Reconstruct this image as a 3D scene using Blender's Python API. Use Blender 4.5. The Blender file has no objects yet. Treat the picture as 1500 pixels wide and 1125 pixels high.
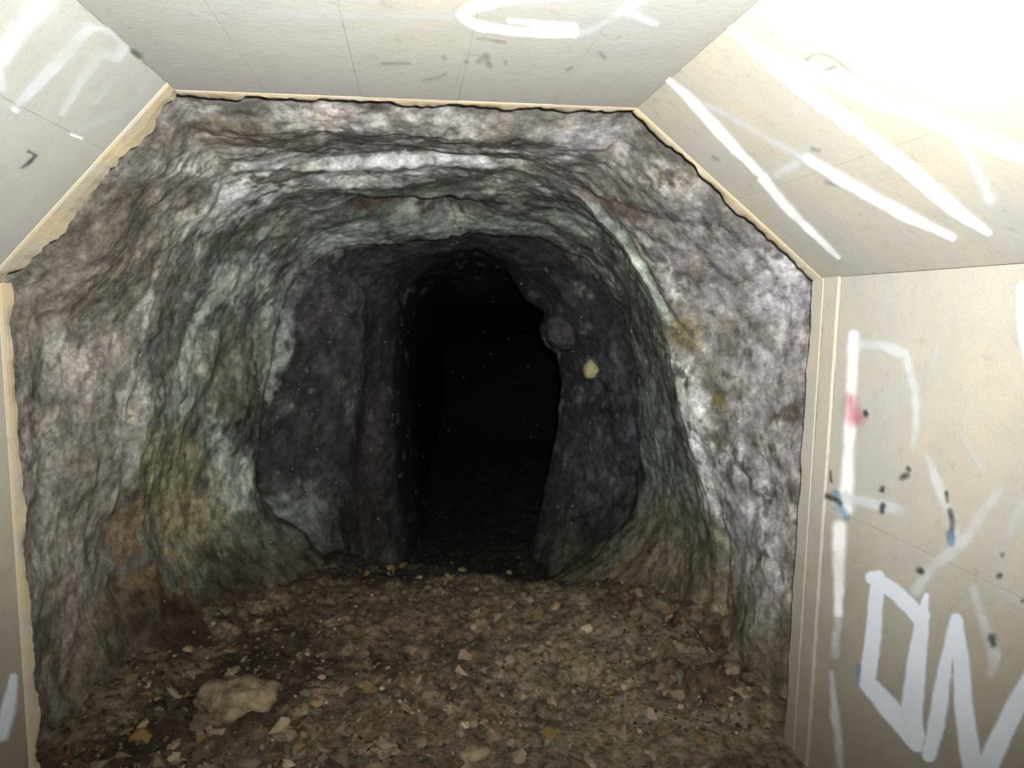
import bpy, math, random
import numpy as np
from mathutils import Vector, Matrix
from mathutils.bvhtree import BVHTree

random.seed(7)
rng = np.random.default_rng(7)
sc = bpy.context.scene

# ------------------------------------------------------------------ camera
F = 1000.0                       # focal length in pixels of a 1500 px wide frame
PX, PY = 750.0, 562.5
yv = Vector((603 - PX, -(451 - PY), -F)).normalized()          # tunnel axis in camera space
zv = Vector((147.5, 9183, 1000)); zv = (zv - zv.dot(yv) * yv).normalized()
xv = yv.cross(zv).normalized()
# rows: world axes expressed in camera space -> cam-to-world rotation
ROT = Matrix((xv, yv, zv))
cam_d = bpy.data.cameras.new('camera'); cam_d.sensor_width = 36; cam_d.lens = 36 * F / 1500
cam = bpy.data.objects.new('camera', cam_d); sc.collection.objects.link(cam)
cam.matrix_world = ROT.to_4x4(); cam_d.clip_start = 0.02
sc.camera = cam
cam_d.dof.use_dof = True; cam_d.dof.focus_distance = 1.35; cam_d.dof.aperture_fstop = 4.0
RN = np.array(ROT)

# ------------------------------------------------------------------ world, flash, exposure
w = bpy.data.worlds.new('world'); sc.world = w; w.use_nodes = True
w.node_tree.nodes['Background'].inputs[0].default_value = (0.75, 0.85, 1.0, 1)
w.node_tree.nodes['Background'].inputs[1].default_value = 0.015
FLASH = Vector((0.06, 0.02, 0.085))
ld = bpy.data.lights.new('camera_flash', 'SPOT'); ld.energy = 540; ld.shadow_soft_size = 0.012
ld.spot_size = math.radians(125); ld.spot_blend = 1.0; ld.color = (1.0, 0.985, 0.955)
flash = bpy.data.objects.new('camera_flash', ld); sc.collection.objects.link(flash)
flash.location = FLASH
flash.rotation_euler = Vector((0.12, 1.0, 0.20)).to_track_quat('-Z', 'Y').to_euler()
sc.view_settings.view_transform = 'Standard'; sc.view_settings.look = 'None'
sc.view_settings.exposure = 0.0; sc.view_settings.gamma = 1.0
sc.view_settings.use_curve_mapping = False
try:
    sc.cycles.max_bounces = 5; sc.cycles.transparent_max_bounces = 24
except Exception:
    pass

# ------------------------------------------------------------------ helpers
def ray(px, py):
    d = RN @ np.array([(px - PX) / F, -(py - PY) / F, -1.0])
    return Vector(d)
def at_depth(px, py, Y):
    d = ray(px, py); return d * (Y / d.y)
def on_plane(px, py, p0, n):
    d = ray(px, py); return d * (p0.dot(n) / d.dot(n))
def project(P):                                   # (n,3) world -> (n,2) pixels
    c = P @ RN                                    # world->cam  (RN^T p)
    z = -c[:, 2]; z = np.where(z < 0.05, 0.05, z)
    return np.stack([c[:, 0] / z * F + PX, -c[:, 1] / z * F + PY], 1)

def _hash(ix, iy, iz, s):
    h = (ix * 374761393 + iy * 668265263 + iz * 2147483647 + s * 1274126177) & 0xFFFFFFFF
    h = ((h ^ (h >> 13)) * 1274126177) & 0xFFFFFFFF
    h = ((h ^ (h >> 16)) * 2246822519) & 0xFFFFFFFF
    return ((h ^ (h >> 15)) & 0xFFFFFF) / float(0xFFFFFF)
def vnoise(P, s=0):
    P = np.asarray(P, float); i = np.floor(P).astype(np.int64); f = P - i
    f = f * f * f * (f * (f * 6 - 15) + 10)
    r = 0
    for a in (0, 1):
        wa = f[:, 0] if a else 1 - f[:, 0]
        for b in (0, 1):
            wb = f[:, 1] if b else 1 - f[:, 1]
            for c in (0, 1):
                wc = f[:, 2] if c else 1 - f[:, 2]
                r = r + wa * wb * wc * _hash(i[:, 0] + a, i[:, 1] + b, i[:, 2] + c, s)
    return r * 2 - 1
def fbm(P, octv=4, s=0, gain=0.5, ridged=False):
    r = 0; a = 1.0; t = 0
    P = np.asarray(P, float)
    for k in range(octv):
        n = vnoise(P * (2.03 ** k) + 17.3 * k, s + k)
        if ridged: n = 1 - 2 * np.abs(n)
        r = r + a * n; t += a; a *= gain
    return r / t

def link(name, me, parent=None, mat=None, **props):
    o = bpy.data.objects.new(name, me); sc.collection.objects.link(o)
    if parent is not None: o.parent = parent
    if mat is not None: me.materials.clear(); me.materials.append(mat)
    for k, v in props.items(): o[k] = v
    return o
def mesh(name, v, f, smooth=False):
    me = bpy.data.meshes.new(name)
    me.from_pydata([tuple(map(float, p)) for p in v], [], f); me.update()
    if smooth: me.polygons.foreach_set('use_smooth', [True] * len(me.polygons))
    return me
def grid_mesh(name, P, nu, nv, wrap, smooth=True):
    """P is (nv, nu, 3); rows v, columns u."""
    me = bpy.data.meshes.new(name)
    n = nu * nv; me.vertices.add(n); me.vertices.foreach_set('co', P.reshape(-1).astype(np.float32))
    cu = nu if wrap else nu - 1
    j, i = np.meshgrid(np.arange(nv - 1), np.arange(cu), indexing='ij')
    i2 = (i + 1) % nu
    q = np.stack([j * nu + i, j * nu + i2, (j + 1) * nu + i2, (j + 1) * nu + i], -1).reshape(-1, 4)
    me.loops.add(q.size); me.loops.foreach_set('vertex_index', q.reshape(-1).astype(np.int32))
    me.polygons.add(len(q)); me.polygons.foreach_set('loop_start', (np.arange(len(q)) * 4).astype(np.int32))
    me.polygons.foreach_set('use_smooth', [smooth] * len(q))
    me.update(calc_edges=True); me.validate()
    return me
def set_col(me, name, C):
    a = me.color_attributes.new(name, 'FLOAT_COLOR', 'POINT')
    C4 = np.ones((len(C), 4), np.float32); C4[:, :C.shape[1]] = C
    a.data.foreach_set('color', C4.reshape(-1))
def lin(c):
    c = np.asarray(c, float) / 255.0
    return np.where(c < 0.04045, c / 12.92, ((c + 0.055) / 1.055) ** 2.4)

class NT:
    def __init__(s, name):
        s.m = bpy.data.materials.new(name); s.m.use_nodes = True
        s.t = s.m.node_tree; s.b = s.t.nodes['Principled BSDF']
        s.b.inputs['Roughness'].default_value = 0.9
        s.b.inputs['Specular IOR Level'].default_value = 0.2
        s.tc = s.t.nodes.new('ShaderNodeTexCoord')
    def n(s, kind, **kw):
        x = s.t.nodes.new('ShaderNode' + kind)
        for k, v in kw.items():
            if hasattr(x, k) and not k.startswith('i_'): setattr(x, k, v)
        return x
    def l(s, a, b): s.t.links.new(a, b)
    def noise(s, scale, detail=5, rough=0.6, vec=None, dist=0.0, sc3=None):
        x = s.n('TexNoise'); x.inputs['Scale'].default_value = scale; x.inputs['Detail'].default_value = detail
        x.inputs['Roughness'].default_value = rough; x.inputs['Distortion'].default_value = dist
        v = vec or s.tc.outputs['Object']
        if sc3:
            m = s.n('Mapping'); m.inputs['Scale'].default_value = sc3; s.l(v, m.inputs[0]); v = m.outputs[0]
        s.l(v, x.inputs['Vector']); return x.outputs['Fac']
    def ramp(s, fac, stops):
        r = s.n('ValToRGB'); e = r.color_ramp.elements
        while len(e) > 1: e.remove(e[-1])
        e[0].position = stops[0][0]; e[0].color = (*stops[0][1], 1)
        for p, c in stops[1:]:
            k = e.new(p); k.color = (*c, 1)
        s.l(fac, r.inputs[0]); return r.outputs[0]
    def g(s, fac, a, b, lo=0.0, hi=1.0):
        return s.ramp(fac, [(a, (lo,) * 3), (b, (hi,) * 3)])
    def mix(s, fac, a, b, mode='MIX'):
        x = s.n('Mix', data_type='RGBA', blend_type=mode)
        if isinstance(fac, (int, float)): x.inputs[0].default_value = fac
        else: s.l(fac, x.inputs[0])
        for sock, v in ((x.inputs[6], a), (x.inputs[7], b)):
            if isinstance(v, (tuple, list, np.ndarray)): sock.default_value = (*[float(q) for q in v][:3], 1)
            else: s.l(v, sock)
        return x.outputs[2]
    def math(s, op, a, b=0.0):
        x = s.n('Math', operation=op)
        for k, v in enumerate((a, b)):
            if isinstance(v, (int, float)): x.inputs[k].default_value = v
            else: s.l(v, x.inputs[k])
        return x.outputs[0]
    def col(s, c): s.l(c, s.b.inputs['Base Color'])
    def bump(s, h, st=0.4, d=0.01):
        b = s.n('Bump'); b.inputs['Strength'].default_value = st; b.inputs['Distance'].default_value = d
        s.l(h, b.inputs['Height']); s.l(b.outputs[0], s.b.inputs['Normal'])

# ------------------------------------------------------------------ materials
def mat_render_panel(name, base, warm, tint=(0.55, 0.47, 0.36)):
    t = NT(name)
    c = t.mix(t.g(t.noise(2.2, 4, 0.6), 0.35, 0.68), base, warm)
    c = t.mix(t.g(t.noise(9, 5, 0.65), 0.45, 0.75, 0, 0.35), c, lin((150, 150, 154)))
    c = t.mix(t.g(t.noise(3.0, 6, 0.7, sc3=(0.4, 0.4, 3.0)), 0.5, 0.8, 0, 0.28), c, lin((170, 160, 134)))
    c = t.mix(t.g(t.noise(26, 3, 0.6), 0.60, 0.78, 0, 0.35), c, lin((128, 126, 122)))
    # splash dirt that clings to the lower wall
    sep = t.n('SeparateXYZ'); t.l(t.tc.outputs['Object'], sep.inputs[0])
    zz = t.math('ADD', sep.outputs[2], t.math('MULTIPLY', t.noise(2.6, 5, 0.7), 0.9))
    dirt = t.ramp(t.math('ADD', zz, 1.0), [(0.02, (1, 1, 1)), (0.95, (0, 0, 0))])
    c = t.mix(t.math('MULTIPLY', dirt, 0.85), c, tint)
    c = t.mix(t.g(t.noise(260, 2, 0.6), 0.2, 0.8, 0.9, 1.06), c, c, 'MIX')
    gr = t.g(t.noise(330, 2, 0.7), 0.25, 0.75, 0.86, 1.1)
    c = t.mix(1.0, c, gr, 'MULTIPLY')
    t.col(c); t.bump(t.noise(60, 6, 0.65), 0.22, 0.004)
    return t.m
M_CEIL = mat_render_panel('pale_ceiling_render', lin((172, 173, 170)), lin((177, 175, 163)), tuple(lin((128, 116, 98))))
M_PANEL = mat_render_panel('pale_smooth_render', lin((172, 171, 165)), lin((182, 175, 155)), tuple(lin((128, 116, 98))))
t = NT('cream_mortar')
c = t.mix(t.g(t.noise(9, 4, 0.6), 0.38, 0.66), lin((198, 182, 150)), lin((188, 182, 164)))
c = t.mix(t.g(t.noise(30, 4, 0.6), 0.55, 0.75, 0, 0.45), c, lin((156, 132, 100)))
t.col(c); t.bump(t.noise(90, 5, 0.6), 0.4, 0.004); M_MORTAR = t.m
t = NT('joint_mortar')
t.col(t.mix(t.g(t.noise(14, 4), 0.4, 0.6), lin((176, 168, 146)), lin((140, 132, 114)))); M_JOINT = t.m

t = NT('cave_rock')
at = t.n('Attribute', attribute_name='pigment_shade'); c0 = at.outputs['Color']
uv = t.n('Attribute', attribute_name='flow'); fv = uv.outputs['Vector']
n1 = t.noise(7, 6, 0.68, dist=0.2); n2 = t.noise(17, 6, 0.72, dist=0.15); n3 = t.noise(70, 4, 0.7)
ns = t.noise(1.0, 6, 0.7, vec=fv, sc3=(26, 3.2, 1), dist=0.6)       # streaks following the strata
v = t.mix(1.0, t.g(n1, 0.33, 0.67, 0.58, 1.5), t.g(n2, 0.32, 0.68, 0.5, 1.55), 'MULTIPLY')
v = t.mix(1.0, v, t.g(n3, 0.28, 0.74, 0.66, 1.34), 'MULTIPLY')
v = t.mix(1.0, v, t.g(ns, 0.34, 0.68, 0.86, 1.16), 'MULTIPLY')
c = t.mix(1.0, c0, v, 'MULTIPLY')
c = t.mix(t.g(t.noise(9, 5, 0.7, dist=0.2), 0.5, 0.64, 0, 0.6), c, t.mix(1.0, c, (1.04, 0.98, 0.78), 'MULTIPLY'))
c = t.mix(t.g(t.noise(13.7, 6, 0.75), 0.56, 0.64, 0, 0.65), c, t.mix(1.0, c, (0.42, 0.40, 0.36), 'MULTIPLY'))
c = t.mix(t.g(t.noise(15.3, 6, 0.75), 0.57, 0.66, 0, 0.6), c, t.mix(1.0, c, (1.7, 1.7, 1.72), 'MULTIPLY'))
c = t.mix(t.g(t.noise(15, 5, 0.7, vec=fv, sc3=(2, 1, 1)), 0.56, 0.72, 0, 0.5), c, t.mix(1.0, c, (0.88, 1.1, 0.98), 'MULTIPLY'))
t.col(c)
h = t.math('ADD', t.math('MULTIPLY', n2, 0.8), t.math('MULTIPLY', n3, 0.4))
h = t.math('ADD', h, t.math('MULTIPLY', ns, 0.15))
t.bump(h, 0.4, 0.014); t.b.inputs['Roughness'].default_value = 0.8; M_ROCK = t.m

t = NT('tunnel_earth')
at = t.n('Attribute', attribute_name='pigment_shade')
n1 = t.noise(9, 5, 0.7); n2 = t.noise(24, 5, 0.75, dist=.2)
c = t.mix(1.0, at.outputs['Color'], t.mix(1.0, t.g(n2, 0.34, 0.68, .35, 2.1), t.g(n1, 0.3, 0.7, .6, 1.4), 'MULTIPLY'), 'MULTIPLY')
t.col(c); t.bump(n2, 0.8, 0.03); M_EARTH = t.m
t = NT('floor_stone')
oi = t.n('ObjectInfo')
c = t.ramp(oi.outputs['Random'], [(0.0, lin((70, 58, 45))), (0.3, lin((112, 100, 84))), (0.55, lin((144, 126, 106))),
                                 (0.75, lin((92, 92, 74))), (0.9, lin((124, 98, 56))), (1.0, lin((178, 164, 138)))])
c = t.mix(1.0, c, t.g(t.noise(45, 4, 0.7), 0.3, 0.7, 0.6, 1.35), 'MULTIPLY')
t.col(c); t.bump(t.noise(90, 4), 0.5, 0.01); M_STONE = t.m
def plain_rock(name, a, b, sc_=30):
    t = NT(name); t.col(t.mix(t.g(t.noise(sc_, 5, 0.7), 0.38, 0.62), lin(a), lin(b)))
    t.bump(t.noise(sc_ * 3, 4), 0.5, 0.01); return t.m
t = NT('floor_pebbles')
at = t.n('Attribute', attribute_name='pigment_shade')
t.col(t.mix(1.0, at.outputs['Color'], t.g(t.noise(90, 3, 0.7), 0.3, 0.7, 0.7, 1.3), 'MULTIPLY')); M_PEB = t.m

def paint(name, colr, opacity=1.0, wear=0.5):
    t = NT(name)
    a = t.n('Attribute', attribute_name='cover')
    n = t.noise(28, 5, 0.7); nf = t.noise(7, 3, 0.6)
    k = t.math('ADD', a.outputs['Fac'], t.math('MULTIPLY', t.math('SUBTRACT', n, 0.5), wear))
    k = t.math('ADD', k, t.math('MULTIPLY', t.math('SUBTRACT', nf, 0.5), wear * 0.8))
    al = t.math('MULTIPLY', t.math('MULTIPLY', t.g(k, 0.05, 0.95), t.g(nf, .32, .6, 1 - wear * .55, 1)), opacity)
    t.col(t.mix(t.g(n, 0.3, 0.7, 0, 1), lin(colr), tuple(lin(colr) * 0.93)))
    t.l(al, t.b.inputs['Alpha']); t.b.inputs['Roughness'].default_value = 0.6
    return t.m
P_WHITE = paint('white_paint', (250, 250, 252), 1.0, 0.4)
P_WORN = paint('worn_white_paint', (226, 230, 232), 0.62, 0.9)
P_FADED = paint('faded_white_paint', (216, 220, 222), 0.42, 1.0)
P_BLUEW = paint('bluish_white_paint', (228, 236, 248), 0.97, 0.2)
P_DARK = paint('dark_blue_ink', (48, 62, 72), 0.85, 0.8)
P_BLUE = paint('light_blue_paint', (120, 160, 192), 0.7, 0.8)
P_RED = paint('red_paint', (206, 80, 106), 0.62, 0.5)
P_GREY = paint('grey_grime', (150, 152, 148), 0.55, 1.1)

# ------------------------------------------------------------------ concrete / stone lined passage
D = 2.10                                    # distance of the passage's end from the camera
Z0 = -1.5                                   # floor level (camera is at eye height 1.5 m)
Y0 = -1.6
pL, pTL, pTR, pR = (at_depth(*q, D) for q in ((15, 415), (265, 140), (925, 165), (1190, 408)))
def down(p, px, py):
    q = at_depth(px, py, D); k = (Z0 - 0.05 - p.z) / (q.z - p.z); return p + (q - p) * k
pBL = down(pL, 60, 1125); pBR = down(pR, 1145, 1125)
CEN = Vector((0, D, -0.4))
def facet(a, b):
    d = (b - a).normalized(); n = d.cross(Vector((0, 1, 0))).normalized()
    if (CEN - a).dot(n) < 0: n = -n
    return a, b, d, n
F_LW, F_LC, F_C, F_RC, F_RW = facet(pBL, pL), facet(pL, pTL), facet(pTL, pTR), facet(pTR, pR), facet(pR, pBR)

def slab(corners, n, th, bev=0.0018):
    """panel whose inner face is inset (arris) ; corners in order, n points inside"""
    c = sum(corners, Vector()) / 4
    v = []
    for p in corners:
        q = p + (c - p).normalized() * bev * 1.4
        v.append(q)
    v += [p - n * bev for p in corners]
    v += [p - n * th for p in corners]
    f = [(0, 1, 2, 3), (11, 10, 9, 8)]
    for i in range(4):
        j = (i + 1) % 4
        f += [(i, i + 4, j + 4, j), (i + 4, i + 8, j + 8, j + 4)]
    return v, f
ceiling = link('ceiling', mesh('ceiling', *slab([Vector((pTL.x - .03, Y0, pTL.z + .05)), Vector((pTL.x - .03, D - .05, pTL.z + .05)),
              Vector((pTR.x + .03, D - .05, pTR.z + .05)), Vector((pTR.x + .03, Y0, pTR.z + .05))], Vector((0, 0, -1)), 0.1)), None, M_JOINT, kind='structure')
def backing(name, F_, parent=None, off=0.0012, y1=D - 0.045, th=0.14):
    a, b, d, n = F_
    cs = [Vector((p.x, y, p.z)) - n * off for p, y in ((a, Y0), (a, y1), (b, y1), (b, Y0))]
    me = mesh(name, *slab(cs, n, th))
    return link(name, me, parent, M_JOINT, **({} if parent else {'kind': 'structure'}))
bpy.data.objects.remove(ceiling)
ceiling = backing('ceiling', F_C)
backing('joint_bed', F_LC, ceiling); backing('joint_bed', F_RC, ceiling)
wall_left = backing('wall_left', F_LW); wall_right = backing('wall_right', F_RW, y1=D - 0.02)
def panels(F_, fr, parent, y1, gap=0.0012, y0=Y0, ysp=()):
    a, b, d, n = F_
    ys = [y0] + list(ysp) + [y1]
    for u0, u1 in zip(fr[:-1], fr[1:]):
        for ya, yb in zip(ys[:-1], ys[1:]):
            p = a.lerp(b, u0) + d * gap / 2; q = a.lerp(b, u1) - d * gap / 2
            lift = n * random.uniform(0, 0.0015)
            cs = [Vector((p.x, ya + gap / 2, p.z)) + lift, Vector((p.x, yb - gap / 2, p.z)) + lift,
                  Vector((q.x, yb - gap / 2, q.z)) + lift, Vector((q.x, ya + gap / 2, q.z)) + lift]
            link('panel', mesh('panel', *slab(cs, n, 0.05)), parent, M_CEIL if F_ is F_C or F_ is F_LC else M_PANEL)
E = D - 0.05
panels(F_C, [0, .185, .38, .59, .80, 1], ceiling, E)
panels(F_LC, [0, .66, 1], ceiling, D - 0.11)
panels(F_RC, [0, .52, 1], ceiling, E)
zf = lambda F_, z: (z - F_[0].z) / (F_[1].z - F_[0].z)
panels(F_LW, [0, zf(F_LW, -1.0), zf(F_LW, -.56), 1], wall_left, D - 0.06)
# right wall: the panels stop short and two upright jamb strips finish the end
def rw_depth(px, py): return on_plane(px, py, F_RW[0], F_RW[3]).y
yj = rw_depth(1213, 700); yk = rw_depth(1190, 700)
panels(F_RW, [0, zf(F_RW, -.60), zf(F_RW, -1.02), 1], wall_right, yj)
a, b, d, n = F_RW
for ya, yb, lift in ((yj + .004, yk - .004, .006), (yk + .004, D, .0015)):
    rows = 60; v = []; f = []
    for k in range(rows + 1):
        p = a.lerp(b, k / rows)
        wob = 0.004 * math.sin(k * .7) + random.uniform(-.004, .004)
        ye = yb + (wob if yb == D else wob * .4)
        for y, o in ((ya, -.03), (ya, lift - .004), (ya + .005, lift), (ye - .006, lift), (ye, lift - .005), (ye, -.10)):
            v.append(Vector((p.x, y, p.z)) + n * o)
    for k in range(rows):
        for j in range(5):
            q = k * 6 + j; f.append((q, q + 1, q + 7, q + 6))
    link('jamb_strip', mesh('jamb_strip', v, f), wall_right, M_PANEL)

def mortar_edge(F_, parent, y1, length, amp, seed, notch=()):
    """broken bead of cream mortar that ends the lining, far edge chipped"""
    a, b, d, n = F_
    L = (b - a).length; rows = int(L / 0.008); v = []; f = []
    s = np.linspace(0, L, rows + 1)
    nz = fbm(np.stack([s * 9, s * 0 + seed, s * 0], 1), 4, seed, 0.6)
    n2 = fbm(np.stack([s * 14, s * 0 + seed, s * 0 + 4], 1), 3, seed + 9, 0.6)
    for k in range(rows + 1):
        p = a + d * s[k]
        e = y1 + length + amp * 1.5 * nz[k]
        o = 0.002 + 0.010 * n2[k] * (amp / 0.03)
        for (c, wd, dp) in notch:
            o -= dp * math.exp(-((s[k] / L - c) / wd) ** 2)
        for y, oo in ((y1, -.02), (y1 + .001, .0008), (y1 + .012, .003), (y1 + .5 * (e - y1), .003 + o * .3), (e - .008, o), (e, o - .008), (e + .01 * nz[k], -.12)):
            v.append(Vector((p.x, y, p.z)) + n * oo)
    m = 7
    for k in range(rows):
        for j in range(m - 1):
            q = k * m + j; f.append((q, q + 1, q + m + 1, q + m))
    return link('mortar_edge', mesh('mortar_edge', v, f), parent, M_MORTAR)
mortar_edge(F_C, ceiling, E, .05, .030, 3, notch=((.30, .012, .010), (.82, .02, .008)))
mortar_edge(F_LC, ceiling, D - 0.11, .11, .045, 11, notch=((.02, .02, .02),))
mortar_edge(F_RC, ceiling, E, .05, .028, 5)
mortar_edge(F_LW, wall_left, D - .06, .06, .022, 8)

# ------------------------------------------------------------------ rock tunnel
C_PX = np.array([650.0, 600.0])
NU = 840
ANG = np.linspace(0, 2 * np.pi, NU, endpoint=False)
def ring(pts, Y, grow=0.0):
    pts = np.array(pts, float); dens = []
    for i in range(len(pts)):
        p, q = pts[i], pts[(i + 1) % len(pts)]
        for k in range(24): dens.append(p + (q - p) * k / 24)
    dn = np.array(dens) - C_PX
    an = np.arctan2(dn[:, 1], dn[:, 0]) % (2 * np.pi); r = np.hypot(dn[:, 0], dn[:, 1]) + grow
    o = np.argsort(an); an, r = an[o], r[o]
    rr = np.interp(ANG, np.r_[an[-1] - 2 * np.pi, an, an[0] + 2 * np.pi], np.r_[r[-1], r, r[0]])
    out = np.zeros((NU, 3))
    for i in range(NU):
        P = at_depth(C_PX[0] + rr[i] * math.cos(ANG[i]), C_PX[1] + rr[i] * math.sin(ANG[i]), Y)
        out[i] = P
    return out
C0 = [(15, 415), (265, 140), (925, 165), (1190, 408), (1145, 1125), (1140, 1330), (60, 1330), (60, 1125)]
RINGS = [
 (0.00, ring(C0, D + .10, 60)),
 (0.04, ring(C0, D + .15, 14)),
 (0.10, ring([(60, 470), (280, 190), (905, 205), (1150, 450), (1118, 900), (1100, 1040), (1040, 1110), (920, 1180), (650, 1230), (400, 1200), (210, 1130), (115, 1060), (85, 980), (60, 700)], D + .33, 0)),
 (0.24, ring([(200, 620), (205, 500), (222, 430), (265, 340), (330, 268), (420, 240), (520, 222), (640, 222), (760, 232), (860, 280), (930, 350), (975, 430),
        (1000, 540), (1030, 640), (1050, 720), (1070, 800), (1065, 890), (1020, 965), (930, 1020), (780, 1060), (460, 1060), (290, 1010), (200, 950), (165, 860), (168, 780), (185, 700)], 2.85)),
 (0.27, ring([(214, 620), (217, 500), (236, 430), (278, 345), (342, 280), (430, 254), (525, 238), (640, 238), (760, 246), (850, 292), (915, 360), (960, 440),
        (985, 545), (1012, 640), (1032, 720), (1050, 800), (1046, 880), (1004, 950), (915, 1005), (770, 1045), (470, 1045), (305, 998), (216, 935), (182, 850), (184, 780), (200, 700)], 2.90)),
 (0.42, ring([(290, 600), (300, 480), (350, 370), (430, 305), (540, 285), (700, 285), (820, 295), (890, 340), (935, 420), (965, 520), (985, 620), (1000, 700),
        (1000, 780), (970, 860), (890, 920), (780, 950), (540, 950), (410, 915), (320, 860), (275, 780), (272, 700)], 3.4)),
 (0.58, ring([(378, 600), (400, 500), (435, 410), (490, 365), (600, 350), (700, 345), (790, 350), (860, 385), (915, 450), (935, 540), (935, 620), (945, 700),
        (925, 760), (870, 820), (780, 870), (640, 890), (520, 860), (440, 815), (395, 760), (372, 690)], 4.0)),
 (0.612, ring([(385, 600), (402, 500), (432, 400), (490, 350), (600, 333), (700, 328), (800, 335), (885, 378), (925, 450), (938, 540), (936, 620), (940, 700), (915, 765), (860, 825), (770, 870), (640, 885), (520, 858), (445, 812), (400, 755), (380, 690)], 4.15)),
 (0.70, ring([(492, 600), (500, 480), (520, 408), (600, 374), (700, 362), (800, 400), (850, 460), (885, 540), (885, 620), (885, 700), (860, 800), (780, 880),
        (530, 880), (505, 790), (495, 700)], 4.5)),
 (0.80, ring([(575, 600), (578, 480), (590, 420), (640, 384), (700, 362), (740, 390), (770, 440), (798, 458), (790, 480), (797, 505), (816, 520), (822, 560),
        (815, 620), (805, 680), (795, 730), (770, 820), (600, 830), (582, 720)], 5.0)),
 (0.85, ring([(598, 600), (598, 480), (615, 410), (700, 385), (800, 420), (880, 500), (890, 620), (850, 740), (780, 800), (620, 800), (600, 700)], 5.4)),
 (0.93, ring([(612, 600), (614, 480), (645, 430), (760, 430), (900, 500), (930, 620), (850, 730), (700, 740), (620, 720)], 6.9)),
 (0.99, ring([(622, 600), (650, 500), (850, 480), (1000, 560), (1000, 640), (850, 690), (640, 690)], 9.0)),
 (1.00, ring([(649, 600), (650, 599), (651, 600), (650, 601)], 9.6)),
]
tk = np.array([r[0] for r in RINGS]); RP = np.stack([r[1] for r in RINGS])
NV = 560
V = np.r_[np.linspace(0, .04, 10, endpoint=False), np.linspace(.04, .58, 360, endpoint=False), np.linspace(.58, .82, 140, endpoint=False), np.linspace(.82, 1, NV - 510)]
# strata undulate: shift v by noise so that ledges wander
base = np.zeros((NV, NU, 3))
ca, sa = np.cos(ANG), np.sin(ANG)
for j, v in enumerate(V):
    q = np.stack([ca * 2.4, sa * 2.4, np.full(NU, v * 9)], 1)
    amp = 0.022 * np.clip((v - .06) / .1, 0, 1) * np.clip((.78 - v) / .1, 0.0, 1)
    vv = np.clip(v + amp * fbm(q, 3, 41), 0, 1)
    k = np.clip(np.searchsorted(tk, vv, side='right') - 1, 0, len(tk) - 2)
    f = (vv - tk[k]) / (tk[k + 1] - tk[k])
    base[j] = RP[k, np.arange(NU)] * (1 - f)[:, None] + RP[k + 1, np.arange(NU)] * f[:, None]
du = np.roll(base, -2, 1) - np.roll(base, 2, 1)
dv = np.gradient(base, axis=0)
# soften the direction field so that ledges stay crisp but displacement is smooth
for _ in range(3): dv = (np.roll(dv, 1, 0) + dv * 2 + np.roll(dv, -1, 0)) / 4
nrm = np.cross(du, dv); nrm /= np.linalg.norm(nrm, axis=2, keepdims=True) + 1e-9
inw = (np.array([0.0, 4, -.3]) - base); inw[..., 1] = 0
sg = np.sign((nrm[260] * inw[260]).sum(-1).mean()); nrm *= sg
Pf = base.reshape(-1, 3); Nf = nrm.reshape(-1, 3)
VV = np.repeat(V, NU); AA = np.tile(ANG, NV)
pix = project(Pf)
big = fbm(Pf * 2.3, 4, 3, 0.55)
mid = fbm(Pf * 6.5 + 3, 4, 13, 0.5)
fin = fbm(Pf * 22, 3, 23, 0.5)
cell = fbm(Pf * 13 + 9, 3, 33, 0.5)
flowc = np.stack([np.cos(AA) * 1.6, np.sin(AA) * 1.6, VV * 20], 1)
strat = fbm(flowc + 0.5 * np.stack([mid, big, fin], 1), 3, 53, 0.45, ridged=True)
edge = np.clip((VV - .03) / .05, 0, 1)
disp = (0.032 * big + 0.016 * mid + 0.006 * fin + 0.007 * cell + 0.007 * strat) * (0.25 + .75 * edge)
deep = np.clip((VV - .72) / .12, 0, 1); disp *= (1 - .55 * deep)
disp *= np.where(VV < .04, .2, 1)
def blob(cx, cy, rx, ry, rot=0.0, soft=0.35, s=0, p=pix):
    c_, s_ = math.cos(math.radians(rot)), math.sin(math.radians(rot))
    dx, dy = p[:, 0] - cx, p[:, 1] - cy
    a_ = (dx * c_ + dy * s_) / rx; b_ = (-dx * s_ + dy * c_) / ry
    d_ = a_ * a_ + b_ * b_
    return np.exp(-d_ * .9)
# niches and lumps (negative digs away from the viewer)
for cx, cy, rx, ry, rot, h in [
    (590, 302, 62, 15, 3, -.12), (655, 308, 36, 18, 0, -.13), (620, 282, 90, 6, 2, .05), (540, 268, 80, 8, 0, .035),
    (905, 300, 60, 8, 18, -.03), (432, 775, 52, 58, -20, .11), (365, 1010, 75, 60, 0, .05),
    (292, 300, 10, 40, 33, .03), (330, 410, 12, 50, 30, .03), (398, 740, 14, 60, -18, -.05), (545, 610, 16, 120, 4, -.06),
    (510, 520, 22, 110, 3, .05), (340, 600, 26, 60, 10, .03), (868, 575, 16, 20, -30, -.09), (193, 640, 8, 70, 8, -.04),
    (1020, 610, 22, 70, -12, .035), (985, 430, 10, 60, -25, .03), (1130, 470, 30, 60, -40, .02), (300, 520, 18, 50, 8, .03),
    (205, 760, 12, 60, 0, .03), (222, 860, 14, 60, -5, .03), (520, 240, 200, 6, -2, .02), (950, 930, 22, 22, 0, -.07)]:
    disp += h * blob(cx, cy, rx, ry, rot)
Pd = Pf + Nf * disp[:, None]

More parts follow.
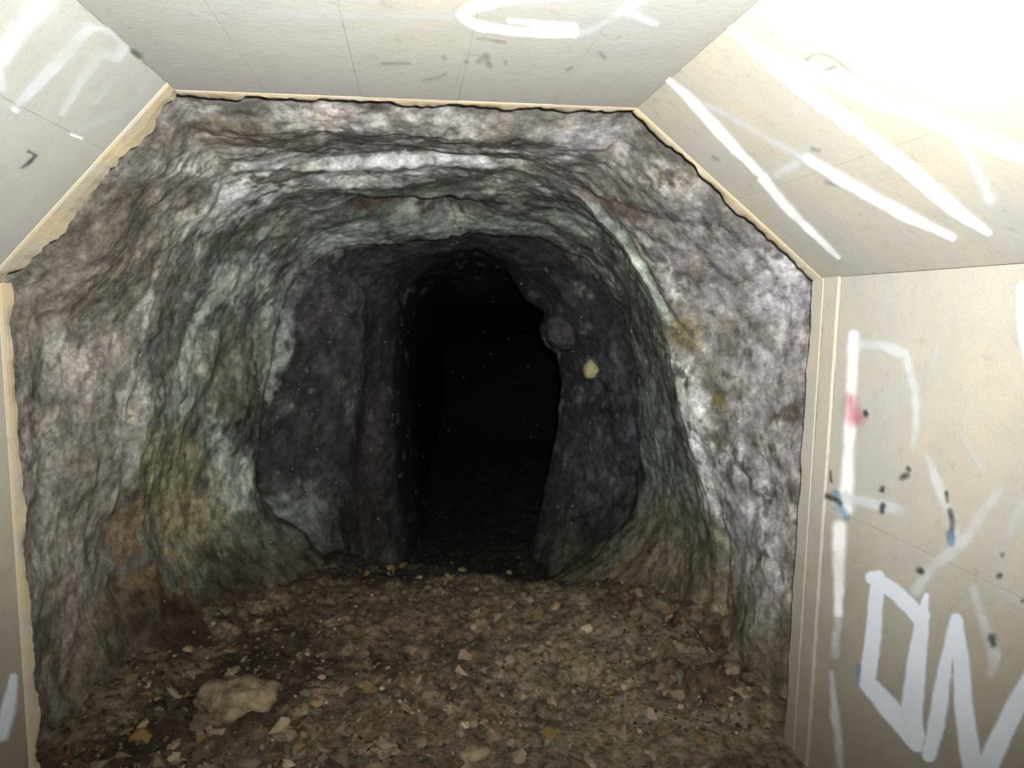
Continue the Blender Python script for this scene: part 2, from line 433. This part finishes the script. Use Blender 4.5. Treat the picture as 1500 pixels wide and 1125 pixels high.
# stone and crust colours, with the deep hole's darkness painted in (linear albedo)
def C(r, g, b): return lin((r, g, b))
pn = fbm(Pf * 3.1 + 40, 4, 61, 0.6); pn2 = fbm(Pf * 8.0 + 70, 4, 71, 0.6); pn4 = fbm(Pf * 19 + 20, 3, 75, 0.6); pn3 = fbm(flowc * .8 + 5, 4, 81, .6)
col = np.tile(C(120, 117, 116), (len(Pf), 1))
def over(mask, c, k=1.0):
    global col
    m = np.clip(mask * k, 0, 1)[:, None]; col = col * (1 - m) + np.asarray(c) * m
sst = lambda x, a, b: np.clip((x - a) / (b - a), 0, 1) ** 2 * (3 - 2 * np.clip((x - a) / (b - a), 0, 1))
over(sst(pn, -.05, .35), C(88, 84, 80), .7)                                  # dull patches
over(sst(pn2, .0, .35), C(166, 164, 165), .6)                                # pale mauve flecks
inner = sst(VV, .24, .33) * (1 - sst(VV, .56, .68))
over(inner, C(104, 112, 104), .75)
over(inner * sst(pn2, .0, .35), C(152, 162, 157), .75)
over(inner * sst(-pn, .0, .35), C(70, 80, 68), .6)
over(sst(VV, .57, .605), C(52, 51, 54), .94)  # unlit look of the hole painted in: rock turns dark past its lip
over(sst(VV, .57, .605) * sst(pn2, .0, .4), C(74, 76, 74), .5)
over(sst(VV, .76, .84), C(20, 20, 21), .93)  # flash falloff deepened in the colour towards the back
def b2(cx, cy, rx, ry, rot, c, k, nz=1.0):
    m = blob(cx, cy, rx, ry, rot)
    m = sst(m + nz * (.55 * pn2 + .35 * pn3 + .35 * pn4), .25, .72)
    over(m, c, k)
W = C(194, 196, 198); PG = C(170, 182, 176)
for a_ in [
    (520, 245, 250, 24, -3, W, .75), (400, 265, 90, 26, -28, W, .8), (330, 300, 60, 24, -50, W, .7), (620, 235, 140, 12, 2, W, .8),
    (288, 312, 10, 62, 33, W, .9), (318, 420, 18, 70, 28, PG, .8), (350, 410, 30, 60, 22, PG, .6), (215, 440, 6, 50, 12, W, .8),
    (265, 570, 20, 60, 5, PG, .7), (400, 500, 30, 90, 15, PG, .75), (330, 690, 34, 80, -10, PG, .85), (300, 500, 20, 60, 12, PG, .5),
    (440, 775, 60, 66, -20, C(116, 124, 120), .9), (110, 560, 36, 70, 0, C(170, 165, 166), .7), (70, 640, 30, 200, 2, C(146, 143, 143), .5),
    (180, 640, 14, 110, 6, W, .6), (390, 880, 10, 60, 5, PG, .8), (268, 945, 8, 50, 0, PG, .7), (250, 340, 14, 50, 30, C(150, 160, 155), .5),
    (1015, 590, 26, 60, -20, W, .9), (1035, 690, 24, 80, -15, W, .8), (1095, 800, 30, 110, -10, C(184, 182, 190), .7), (1120, 640, 50, 160, -5, C(158, 154, 160), .6),
    (1150, 430, 40, 60, -20, C(176, 174, 182), .8), (1060, 400, 60, 110, -30, C(156, 152, 158), .6), (960, 430, 12, 90, -28, PG, .8), (900, 340, 14, 70, -40, PG, .7),
    (1160, 540, 16, 60, 0, C(140, 136, 140), .4), (960, 640, 30, 100, -8, C(120, 134, 126), .7), (1125, 900, 20, 140, 0, C(168, 168, 172), .6),
    (730, 330, 110, 16, 4, PG, .8), (500, 345, 80, 20, -8, PG, .7), (600, 325, 60, 16, 0, C(150, 160, 155), .7), (840, 330, 40, 20, 20, PG, .5),
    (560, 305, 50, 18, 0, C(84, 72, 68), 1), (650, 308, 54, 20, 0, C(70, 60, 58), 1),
    (900, 300, 70, 12, 18, C(92, 76, 70), .8), (590, 300, 12, 8, 0, C(165, 165, 170), .8), (440, 250, 24, 14, 0, C(100, 92, 76), .5),
    (330, 540, 60, 80, 0, C(104, 104, 82), .5), (250, 720, 80, 100, 0, C(142, 136, 104), .75), (300, 780, 60, 60, 0, C(150, 142, 112), .5),
    (190, 780, 26, 60, 0, C(112, 90, 66), .7), (215, 860, 70, 50, 0, C(118, 92, 58), .8), (180, 900, 50, 50, 0, C(76, 62, 44), .8),
    (150, 950, 90, 110, 0, C(104, 92, 76), .75), (260, 1000, 120, 110, 0, C(98, 82, 60), .75), (120, 1090, 120, 50, 0, C(48, 38, 30), .9),
    (345, 930, 130, 70, 0, C(70, 60, 50), .8), (110, 890, 20, 70, 5, C(150, 142, 148), .6), (205, 1040, 40, 30, 0, C(150, 146, 126), .6),
    (350, 1020, 80, 42, 0, C(138, 124, 100), .9), (1000, 900, 90, 130, 0, C(120, 108, 86), .75), (900, 900, 90, 90, 0, C(104, 94, 78), .8),
    (850, 820, 60, 60, 0, C(92, 92, 76), .6), (960, 800, 40, 80, 0, C(120, 108, 92), .6), (1060, 1010, 70, 110, 0, C(118, 116, 94), .8), (1110, 1080, 60, 60, 0, C(70, 58, 46), .8),
    (1130, 960, 16, 60, 0, C(74, 74, 60), .6), (1000, 490, 26, 30, -30, C(122, 112, 78), .7), (1055, 585, 12, 14, 0, C(116, 108, 64), .8), (1165, 605, 14, 14, 0, C(90, 78, 64), .8),
    (150, 350, 110, 60, -48, C(86, 78, 68), .6), (330, 190, 70, 24, 0, C(96, 84, 66), .6), (100, 430, 70, 40, 0, C(98, 92, 84), .6), (300, 160, 40, 8, 3, C(190, 186, 190), .7),
    (480, 165, 40, 14, 0, C(160, 150, 150), .6), (870, 200, 60, 26, 0, C(158, 154, 162), .6), (350, 620, 30, 40, 0, C(60, 60, 52), .7), (460, 450, 40, 60, 0, C(80, 74, 84), .6),
    (520, 520, 14, 130, 2, C(84, 83, 90), .8), (545, 650, 22, 120, 5, C(62, 54, 56), .7), (760, 375, 70, 30, 20, C(50, 48, 54), .7), (870, 700, 40, 90, 0, C(80, 78, 82), .7),
    (900, 560, 34, 60, -20, C(90, 96, 102), .6), (920, 640, 16, 50, -10, C(84, 86, 100), .6), (700, 430, 50, 30, 0, C(86, 90, 84), .4)]:
    b2(*a_)
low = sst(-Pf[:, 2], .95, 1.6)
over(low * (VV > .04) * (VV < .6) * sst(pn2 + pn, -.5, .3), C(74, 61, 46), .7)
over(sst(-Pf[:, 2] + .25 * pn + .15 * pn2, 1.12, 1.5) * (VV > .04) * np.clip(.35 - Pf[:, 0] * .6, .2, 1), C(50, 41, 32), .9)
over(sst(-Pf[:, 2] + .25 * pn, .9, 1.4) * sst(Pf[:, 0], 0, .6) * (VV > .04) * (1 - sst(VV, .40, .62)), C(116, 109, 88), .55)
over(sst(VV, .9, .95), C(6, 6, 6))  # far end painted near black, as if beyond the flash
col *= (1 + .16 * pn2)[:, None]
crev = np.clip(-(mid * .6 + fin * .5 + strat * .4), -1, 1)
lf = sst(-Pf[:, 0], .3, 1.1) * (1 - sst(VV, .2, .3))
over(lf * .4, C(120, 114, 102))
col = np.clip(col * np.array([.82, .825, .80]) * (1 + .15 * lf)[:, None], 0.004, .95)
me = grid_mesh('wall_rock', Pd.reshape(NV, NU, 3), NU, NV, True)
set_col(me, 'pigment_shade', col)
fa = me.attributes.new('flow', 'FLOAT_VECTOR', 'POINT')
fl = np.stack([VV * 1.0, np.abs(AA - np.pi) , np.where(AA > np.pi, 1.0, 0.0)], 1)
fa.data.foreach_set('vector', fl.reshape(-1).astype(np.float32))
rock = link('wall_rock', me, None, M_ROCK, kind='structure')
bvh_rock = BVHTree.FromPolygons([tuple(p) for p in Pd[:]], [tuple(q) for q in np.array([p.vertices[:] for p in me.polygons])], all_triangles=False)

# ------------------------------------------------------------------ floor
NX, NY = 420, 640
xs = np.linspace(-1.75, 2.6, NX); ys = np.r_[np.linspace(-1.6, 2.0, 60, endpoint=False), np.linspace(2.0, 5.2, 460, endpoint=False), np.linspace(5.2, 9.2, NY - 520)]
X, Y = np.meshgrid(xs, ys)
P2 = np.stack([X.ravel(), Y.ravel(), np.zeros(X.size)], 1)
far = sst(P2[:, 1], 2.0, 2.5)
wl = -1.18 + (P2[:, 1] - 2.2) * .14; wr = 1.15 - (P2[:, 1] - 2.2) * .02
wob = .10 * fbm(P2 * 1.9, 3, 91)
bl = sst(wl + .55 + wob - P2[:, 0], 0, .60); br = sst(P2[:, 0] - wr + .62 + wob, 0, .66)
bank = .05 * bl + .05 * br
zf_ = Z0 + far * (bank + .05 * fbm(P2 * 2.4, 3, 5) + .05 * (bl + br) * fbm(P2 * 6, 3, 16, ridged=True) + .03 * fbm(P2 * 7, 3, 6, ridged=True) + .016 * fbm(P2 * 24, 3, 7) - .40 * sst(P2[:, 1] + .5 * P2[:, 0], 3.8, 4.8)) + .01 * fbm(P2 * 5, 3, 8)
P2[:, 2] = zf_
me = grid_mesh('floor', P2.reshape(NY, NX, 3), NX, NY, False)
fn = fbm(P2 * 3.2, 3, 95); fn2 = fbm(P2 * 9, 3, 96)
fc = np.tile(C(92, 79, 62), (len(P2), 1))
def fo(m, c, k=1.0):
    global fc
    m = np.clip(m * k, 0, 1)[:, None]; fc = fc * (1 - m) + np.asarray(c) * m
fo(sst(fn, 0, .35), C(50, 42, 34), .8)
fo(sst(fn2, .1, .4), C(140, 122, 96), .6)
fo(sst(P2[:, 0] + .4 * fn, .1, .6), C(122, 112, 90), .6)
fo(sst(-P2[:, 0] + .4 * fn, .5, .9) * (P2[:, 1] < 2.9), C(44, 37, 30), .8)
bk = np.clip((bl + br) * 1.1 + fn2 * .5, 0, 1) * np.clip(bl + br, 0, 1) ** .5
fo(sst(bk, .25, .9), C(104, 94, 74), .85)
fo(sst(bk, .25, .9) * sst(fn2, 0, .35), C(118, 110, 90), .6)
fo(sst(bk, .25, .9) * sst(-fn, 0.0, .35), C(74, 58, 42), .8)
fo(sst(P2[:, 1] + .15 * P2[:, 0] + .5 * fn, 3.3, 4.1), C(26, 24, 22), .95)  # floor colour darkened into the hole, standing in for flash falloff
set_col(me, 'pigment_shade', fc * .72)
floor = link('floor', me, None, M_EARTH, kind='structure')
bvh_floor = BVHTree.FromPolygons([tuple(p) for p in P2], [tuple(q) for q in np.array([p.vertices[:] for p in me.polygons])], all_triangles=False)

# ------------------------------------------------------------------ stones
import bmesh
def chip(seed, flat=.5, n=11, sub=0):
    r = random.Random(seed); bm = bmesh.new()
    for k in range(n):
        v_ = Vector((r.gauss(0, 1), r.gauss(0, 1), r.gauss(0, 1))).normalized() * r.uniform(.8, 1.1)
        bm.verts.new((v_.x, v_.y * r.uniform(.7, .95), v_.z * flat))
    res = bmesh.ops.convex_hull(bm, input=bm.verts)
    bmesh.ops.delete(bm, geom=list({g for g in res['geom_unused'] + res['geom_interior'] if isinstance(g, bmesh.types.BMVert)}), context='VERTS')
    bmesh.ops.recalc_face_normals(bm, faces=bm.faces)
    me = bpy.data.meshes.new('stone'); bm.to_mesh(me); bm.free(); me.materials.append(M_STONE); return me
variants = [chip(100 + i, random.uniform(.35, .75)) for i in range(14)]
def floor_hit(x, y):
    h = bvh_floor.ray_cast(Vector((x, y, .5)), Vector((0, 0, -1))); return h[0], h[1]
cnt = 0
while cnt < 290:
    px, py = random.uniform(100, 1130), 1140 - 330 * random.random() ** 1.4
    d_ = ray(px, py).normalized(); h = bvh_floor.ray_cast(Vector(), d_); hr = bvh_rock.ray_cast(Vector(), d_)
    if h[0] is None or (hr[0] is not None and hr[3] < h[3] + .01): continue
    s_ = random.uniform(.016, .05) * (1.3 if random.random() < .12 else 1)
    o = bpy.data.objects.new('stone', variants[cnt % 14]); sc.collection.objects.link(o)
    o.parent = floor; o.location = h[0] + Vector((0, 0, s_ * .02))
    o.scale = (s_, s_ * random.uniform(.7, 1), s_ * random.uniform(.7, 1.1)); o.rotation_euler = (random.gauss(0, .35), random.gauss(0, .35), random.uniform(0, 6.28))
    cnt += 1
# the uncountable grit between them
base_t = [(np.array([v.co[:] for v in m.vertices]), [tuple(p.vertices) for p in m.polygons]) for m in variants[:6]]
vs, fs, cs, off = [], [], [], 0
pal = [C(56, 46, 36), C(74, 62, 48), C(92, 79, 62), C(140, 124, 102), C(118, 106, 88), C(80, 80, 64), C(96, 76, 42), C(46, 38, 32), C(88, 78, 74)]
for k in range(7000):
    y = 2.15 + 3.3 * random.random() ** 1.3; x = random.uniform(-1.3, 1.3)
    i = min(NX - 2, int((x - xs[0]) / (xs[1] - xs[0]))); j = min(NY - 1, int(np.searchsorted(ys, y)))
    z = P2[j * NX + i, 2]
    V_, F_ = base_t[k % 6]; s_ = random.uniform(.004, .014)
    th = random.uniform(0, 6.28); c_, q_ = math.cos(th), math.sin(th)
    R_ = np.array([[c_, -q_, 0], [q_, c_, 0], [random.gauss(0, .3), random.gauss(0, .3), 1]])
    vs.append((V_ * s_) @ R_.T + [x, y, z + s_ * .1]); fs += [tuple(q + off for q in f) for f in F_]
    cs.append(np.tile(random.choice(pal) * random.uniform(.6, 1.2) * (1 - .75 * float(sst(np.array([y + .1 * x]), 3.4, 4.0)[0])), (len(V_), 1))); off += len(V_)  # grit colour darkened with depth to follow the floor's painted shade
me = mesh('grit', np.concatenate(vs), fs); set_col(me, 'pigment_shade', np.concatenate(cs))
link('grit', me, floor, M_PEB, kind='stuff')

def boulder(name, px, py, r, seed, mat, flat=(1, 1, 1), onto='rock', push=.35, label=None, cat=None, group=None, top=True, detail=4):
    d_ = ray(px, py).normalized(); h = (bvh_rock if onto == 'rock' else bvh_floor).ray_cast(Vector(), d_)
    bm = bmesh.new(); bmesh.ops.create_icosphere(bm, subdivisions=detail, radius=1)
    A = np.array([v.co[:] for v in bm.verts])
    k = 1 + .30 * fbm(A * 1.3 + seed, 3, seed) + .22 * fbm(A * 3.2 + seed, 4, seed + 1, .6, ridged=True)
    A = A * k[:, None] * np.array(flat) * r
    for v, q in zip(bm.verts, A): v.co = q
    me = bpy.data.meshes.new(name); bm.to_mesh(me); bm.free()
    for p in me.polygons: p.use_smooth = True
    o = link(name, me, None if top else rock, mat)
    o.location = h[0] - d_ * r * push if onto == 'rock' else h[0] + Vector((0, 0, r * push))
    if top:
        o['label'] = label; o['category'] = cat
        if group: o['group'] = group
    return o
M_PALE = plain_rock('pale_ochre_stone', (196, 184, 140), (160, 150, 128))
M_BROWN = plain_rock('brown_stone', (78, 68, 54), (130, 116, 92), 14)
M_GREY = plain_rock('grey_stone', (58, 55, 57), (80, 77, 76))
o = boulder('wall_stone', 866, 541, .052, 3, M_PALE, (.9, .9, 1.25), top=False, push=.5); o['label'] = 'pale ochre stone stuck in the right side of the dark hole'
o = boulder('wall_stone', 876, 566, .05, 5, M_GREY, (.8, .8, 1.3), top=False, push=.2)
boulder('rock_lump', 826, 487, .12, 8, M_GREY, top=False, push=-.1)
boulder('boulder', 350, 1030, .11, 12, M_BROWN, (1.35, 1, .7), 'floor', .1, 'rough brown boulder half buried at the foot of the left rock wall', 'boulder')
boulder('stone', 690, 1108, .042, 18, M_BROWN, (1.4, .9, .55), 'floor', .25, 'flat pale tan stone lying at the bottom edge near the middle', 'stone', detail=3)
boulder('stone', 1070, 985, .04, 21, M_BROWN, (1, .9, .8), 'floor', .25, 'brown stone at the foot of the right rock wall', 'stone', detail=3)

vs, fs, off = [], [], 0
oct_v = np.array([(1, 0, 0), (-1, 0, 0), (0, 1, 0), (0, -1, 0), (0, 0, 1), (0, 0, -1)], float)
oct_f = [(0, 2, 4), (2, 1, 4), (1, 3, 4), (3, 0, 4), (2, 0, 5), (1, 2, 5), (3, 1, 5), (0, 3, 5)]
for k in range(170):
    px, py = random.gauss(700, 230), random.gauss(560, 230)
    d_ = ray(px, py).normalized(); h = bvh_rock.ray_cast(Vector(), d_)
    if h[0] is None or h[3] < 2.2: continue
    vs.append(oct_v * random.uniform(.5, 1.0) * .0009 * h[3] + np.array(h[0] - d_ * .002)); fs += [tuple(q + off for q in f) for f in oct_f]; off += 6
t = NT('speck_white'); t.b.inputs['Base Color'].default_value = (.95, .97, 1, 1); t.b.inputs['Roughness'].default_value = .3
link('dust_specks', mesh('dust_specks', np.concatenate(vs), fs), rock, t.m, kind='stuff')  # white specks added on the rock, standing in for flash-lit airborne dust

# ------------------------------------------------------------------ graffiti (flat paint on the panels)
_lift = [0]
def graffiti(Fc, parent, name, mat, strokes, label, soft=.35):
    """one thin film of paint; 'cover' is 1 in the middle of a stroke and fades to 0 at its edge"""
    a, b, d, n = Fc
    seg = []
    for pts in strokes:
        pts = [np.array(p, float) for p in pts]
        if len(pts) == 2: pts = [pts[0], (pts[0] + pts[1]) / 2, pts[1]]
        prev = None
        for i in range(len(pts) - 1):
            p0 = pts[max(i - 1, 0)]; p1 = pts[i]; p2 = pts[i + 1]; p3 = pts[min(i + 2, len(pts) - 1)]
            m = max(2, int(np.hypot(*(p2 - p1)[:2]) / 14))
            for k in range(m + 1):
                t_ = k / m; h1 = 2 * t_ ** 3 - 3 * t_ ** 2 + 1
                q = p1 * h1 + p2 * (1 - h1) + (p2 - p0) * .3 * t_ * (1 - t_) ** 2 - (p3 - p1) * .3 * t_ ** 2 * (1 - t_)
                if prev is not None: seg.append((prev, q))
                prev = q
    allp = np.array([q for sg_ in seg for q in sg_]); W2 = allp[:, 2].max() / 2 + 6
    st = float(np.clip(allp[:, 2].min() / 5, 1.6, 3.5))
    gx = np.arange(allp[:, 0].min() - W2, allp[:, 0].max() + W2, st); gy = np.arange(allp[:, 1].min() - W2, allp[:, 1].max() + W2, st)
    GX, GY = np.meshgrid(gx, gy)
    wob = fbm(np.stack([GX.ravel() / 16, GY.ravel() / 16, GX.ravel() * 0], 1), 3, 77).reshape(GX.shape) * 1.6
    cov = np.full(GX.shape, -1.0)
    for p, q in seg:
        dx, dy = q[0] - p[0], q[1] - p[1]; L2 = dx * dx + dy * dy + 1e-6
        t_ = np.clip(((GX - p[0]) * dx + (GY - p[1]) * dy) / L2, 0, 1)
        dist = np.hypot(GX - p[0] - t_ * dx, GY - p[1] - t_ * dy); hw = (p[2] + (q[2] - p[2]) * t_) / 2 + 1.5
        cov = np.maximum(cov, (hw + wob * np.minimum(1, hw / 8) - dist) / (hw * soft + 1.5))
    cov = np.clip(cov, 0, 1)
    keep = (cov[:-1, :-1] + cov[1:, :-1] + cov[:-1, 1:] + cov[1:, 1:]) > 0
    p0 = a + n * (0.0022 + 0.0002 * (_lift[0] % 14)); _lift[0] += 1
    idx = {}; V_ = []; C_ = []; F_ = []
    def vid(j, i):
        if (j, i) not in idx:
            idx[(j, i)] = len(V_); V_.append(on_plane(gx[i], gy[j], p0, n)); C_.append(cov[j, i])
        return idx[(j, i)]
    for j, i in zip(*np.nonzero(keep)):
        F_.append((vid(j, i), vid(j, i + 1), vid(j + 1, i + 1), vid(j + 1, i)))
    me = mesh(name, V_, F_); set_col(me, 'cover', np.repeat(np.array(C_)[:, None], 3, 1))
    o = link(name, me, parent, mat); o['label'] = label
    return o
RW, RC, LC, CE, LW = F_RW, F_RC, F_LC, F_C, F_LW
G = graffiti
G(RW, wall_right, 'painted_letter', P_BLUEW, [
    [(1286, 845, 22), (1279, 930, 26), (1270, 1000, 26)], [(1278, 846, 22), (1310, 866, 25), (1348, 905, 26)], [(1352, 902, 22), (1341, 985, 32), (1335, 1060, 36), (1350, 1090, 22)],
    [(1270, 1000, 26), (1305, 1040, 34), (1345, 1090, 28)], [(1357, 872, 8), (1353, 892, 14)]], 'bold white painted letter D low on the right wall', .22)
G(RW, wall_right, 'painted_letter', P_BLUEW, [
    [(1400, 906, 18), (1383, 985, 22), (1372, 1060, 28), (1361, 1105, 24)], [(1401, 906, 18), (1408, 970, 26), (1413, 1050, 30), (1426, 1130, 36)], [(1560, 905, 22), (1506, 1000, 30), (1468, 1075, 34), (1440, 1135, 38)]],
    'bold white painted zigzag letter W right of the letter D', .22)
G(RW, wall_right, 'painted_letter', P_WHITE, [
    [(1250, 492, 20), (1247, 580, 21), (1243, 660, 22), (1238, 745, 32)],
    [(1230, 772, 26), (1229, 840, 23), (1228, 900, 14)]], 'upright stem of a tall faint white letter R', .5)
G(RW, wall_right, 'painted_letter', P_WORN, [
    [(1250, 505, 22), (1290, 505, 18), (1322, 518, 24)], [(1325, 518, 18), (1340, 570, 16), (1342, 620, 14), (1336, 660, 12)],
    [(1238, 730, 24), (1290, 740, 22), (1318, 748, 26)], [(1358, 668, 14), (1372, 705, 18), (1392, 760, 24), (1408, 800, 22)],
    [(1228, 910, 14), (1222, 960, 16)], [(1218, 985, 10), (1224, 1060, 16), (1232, 1125, 18)]], 'pale worn bowl, bar and leg of the tall letter R', .6)
G(RW, wall_right, 'painted_letter', P_WORN, [
    [(1462, 722, 18), (1440, 750, 26), (1405, 800, 28), (1365, 830, 22), (1342, 865, 22)], [(1425, 862, 16), (1440, 910, 20), (1456, 960, 28), (1452, 985, 18)]],
    'worn white letter Y between the R and the wall edge', .6)
G(RW, wall_right, 'painted_letter', P_FADED, [
    [(1500, 740, 30), (1485, 765, 26), (1472, 800, 22), (1466, 850, 26), (1480, 875, 24), (1510, 890, 22)], [(1360, 560, 8), (1375, 500, 8), (1400, 450, 8)], [(1400, 620, 6), (1418, 655, 8), (1440, 690, 6)]],
    'faded white letter C at the right edge of the wall', .7)
G(RW, wall_right, 'painted_mark', P_WHITE, [[(1500, 425, 22), (1502, 470, 26), (1512, 530, 24)]], 'solid white painted blob at the right edge of the wall', .2)
G(RW, wall_right, 'red_smear', P_RED, [[(1246, 585, 30), (1250, 605, 38), (1252, 612, 34)]], 'pink red smear across the R stem', 1.0)
G(RW, wall_right, 'ink_spot', P_DARK, [
    [(1268, 604, 9), (1269, 606, 9)], [(1331, 686, 9), (1332, 688, 9)], [(1322, 699, 14), (1328, 697, 12)], [(1293, 715, 9), (1292, 718, 9)], [(1293, 742, 9), (1292, 750, 9)],
    [(1196, 722, 14), (1212, 728, 9), (1226, 732, 10), (1230, 738, 10)], [(1217, 690, 5), (1217, 705, 5)], [(1386, 722, 7), (1388, 735, 7)], [(1391, 748, 11), (1395, 765, 12), (1393, 785, 10)],
    [(1348, 836, 12), (1350, 838, 12)], [(1452, 935, 18), (1455, 943, 14)], [(1469, 812, 10), (1468, 814, 10)], [(1463, 844, 9), (1465, 842, 9)], [(1500, 878, 9), (1498, 880, 9)]],
    'dark blue ink drips over the tall letters', .9)
G(RW, wall_right, 'blue_smear', P_BLUE, [[(1230, 745, 18), (1240, 757, 14)], [(1225, 722, 10), (1228, 724, 10)], [(1392, 782, 14), (1394, 795, 12)], [(1258, 975, 8), (1257, 1000, 8)]], 'light blue smears beside the ink drips', .8)
# right slanted ceiling facet
G(RC, ceiling, 'painted_stroke', P_WHITE, [[(1072, 44, 12), (1110, 75, 20), (1160, 120, 24), (1252, 187, 26)], [(1262, 195, 22), (1330, 248, 27), (1400, 308, 24), (1448, 342, 10)]], 'long straight white stroke on the right slanted panel', .3)
G(RC, ceiling, 'painted_stroke', P_WHITE, [[(978, 117, 9), (1010, 145, 16), (1050, 190, 20), (1110, 252, 14)], [(1118, 262, 18), (1160, 312, 16), (1228, 377, 8)]], 'thin straight white stroke nearest the rock edge', .35)
G(RC, ceiling, 'painted_stroke', P_WORN, [[(1130, 82, 14), (1190, 108, 24), (1280, 145, 26), (1400, 190, 30), (1520, 238, 34)]], 'worn white stroke running to the upper right', .5)
G(RC, ceiling, 'painted_stroke', P_WHITE, [[(1182, 232, 16), (1240, 268, 20), (1320, 312, 22), (1395, 348, 12)]], 'white stroke between the two straight strokes, right half', .45)
G(RC, ceiling, 'painted_stroke', P_WORN, [[(1035, 153, 10), (1085, 180, 18), (1175, 232, 20)], [(1400, 200, 14), (1430, 250, 22), (1450, 290, 30)], [(1165, 240, 26), (1140, 255, 22)], [(1200, 30, 10), (1230, 70, 14), (1320, 130, 12)]], 'faint white overspray on the right slanted panel', .8)
G(RC, ceiling, 'grime_mark', P_GREY, [[(1180, 88, 5), (1196, 78, 6), (1220, 84, 5), (1255, 112, 6)], [(1198, 108, 6), (1222, 98, 5)], [(1210, 268, 10), (1230, 270, 8)], [(1045, 230, 8), (1052, 234, 6)], [(1190, 218, 9), (1200, 220, 7)], [(1010, 70, 6), (1018, 84, 5)]], 'grey curved scuff marks on the right slanted panel', .9)
# flat ceiling
G(CE, ceiling, 'painted_loop', P_WHITE, [[(835, -10, 22), (760, -3, 18), (700, 8, 22), (674, 22, 14), (700, 38, 16), (760, 47, 16), (840, 48, 18)], [(745, 31, 7), (790, 35, 8), (840, 40, 12)]], 'flattened white painted loop on the flat ceiling', .3)
G(CE, ceiling, 'painted_stroke', P_WORN, [[(850, 50, 18), (890, 32, 14), (920, 10, 24), (940, -5, 28)], [(920, 20, 20), (960, 36, 14)]], 'faint white strokes joined to the ceiling loop', .7)
G(CE, ceiling, 'painted_stroke', P_FADED, [[(380, 22, 12), (520, 26, 16), (660, 24, 16)]], 'very faint pale band left of the ceiling loop', .9)
G(CE, ceiling, 'grime_mark', P_GREY, [[(700, 90, 8), (712, 84, 14), (718, 96, 8)], [(682, 90, 8), (684, 91, 7)], [(650, 84, 7), (652, 86, 7)], [(560, 93, 4), (600, 93, 4)], [(620, 118, 8), (645, 114, 7), (655, 104, 4)],
   [(880, 78, 6), (886, 86, 5)], [(740, 90, 6), (742, 96, 6)], [(700, 56, 6), (740, 62, 6)], [(832, 102, 6), (838, 98, 5)]], 'grey grime spots on the flat ceiling', .9)
# left slanted facet
G(LC, ceiling, 'painted_letter', P_WORN, [[(130, 42, 22), (92, 84, 26), (55, 122, 24), (28, 152, 16)]], 'straight white stroke of the worn letter R on the left slanted panel', .4)
G(LC, ceiling, 'painted_letter', P_WORN, [[(140, 42, 12), (165, 46, 18), (182, 62, 22), (172, 84, 22), (150, 80, 14)], [(148, 80, 18), (118, 120, 20), (92, 165, 18)]], 'rounded bowl and leg of the worn letter R on the left slanted panel', .5)
G(LC, ceiling, 'painted_letter', P_FADED, [[(192, 106, 12), (165, 122, 16), (140, 150, 18)], [(215, 118, 18), (205, 140, 20), (170, 168, 22), (120, 190, 24)]], 'faded white curve nearest the rock edge on the left slanted panel', .7)
G(LC, ceiling, 'painted_stroke', P_WORN, [[(62, 0, 60), (30, 40, 46), (0, 90, 36)], [(0, 105, 20), (4, 130, 16)]], 'broad pale paint patch at the upper left corner', .6)
G(LC, ceiling, 'painted_mark', P_WHITE, [[(20, 160, 10), (24, 162, 10)], [(104, 197, 4), (120, 203, 4)]], 'white paint drips on the left panel joint', .5)
G(LC, ceiling, 'grime_mark', P_DARK, [[(42, 222, 5), (52, 228, 7), (40, 240, 7), (32, 246, 4)]], 'small dark hook mark on the left slanted panel', .9)
G(CE, ceiling, 'painted_stroke', P_FADED, [[(90, 2, 8), (115, 13, 9), (128, 14, 7)], [(238, 104, 7), (255, 98, 7), (270, 97, 6)]], 'faint pale dabs at the left end of the flat ceiling', .6)
G(CE, ceiling, 'grime_mark', paint('green_grime', (96, 104, 78), .6, 1.0), [[(196, 78, 16), (204, 86, 14)], [(210, 92, 9), (214, 96, 7)]], 'green grime spot on the left ceiling crease', 1.0)
G(LW, wall_left, 'painted_mark', P_BLUEW, [[(20, 992, 14), (12, 1040, 26), (2, 1075, 26)]], 'white painted patch low on the left wall', .4)
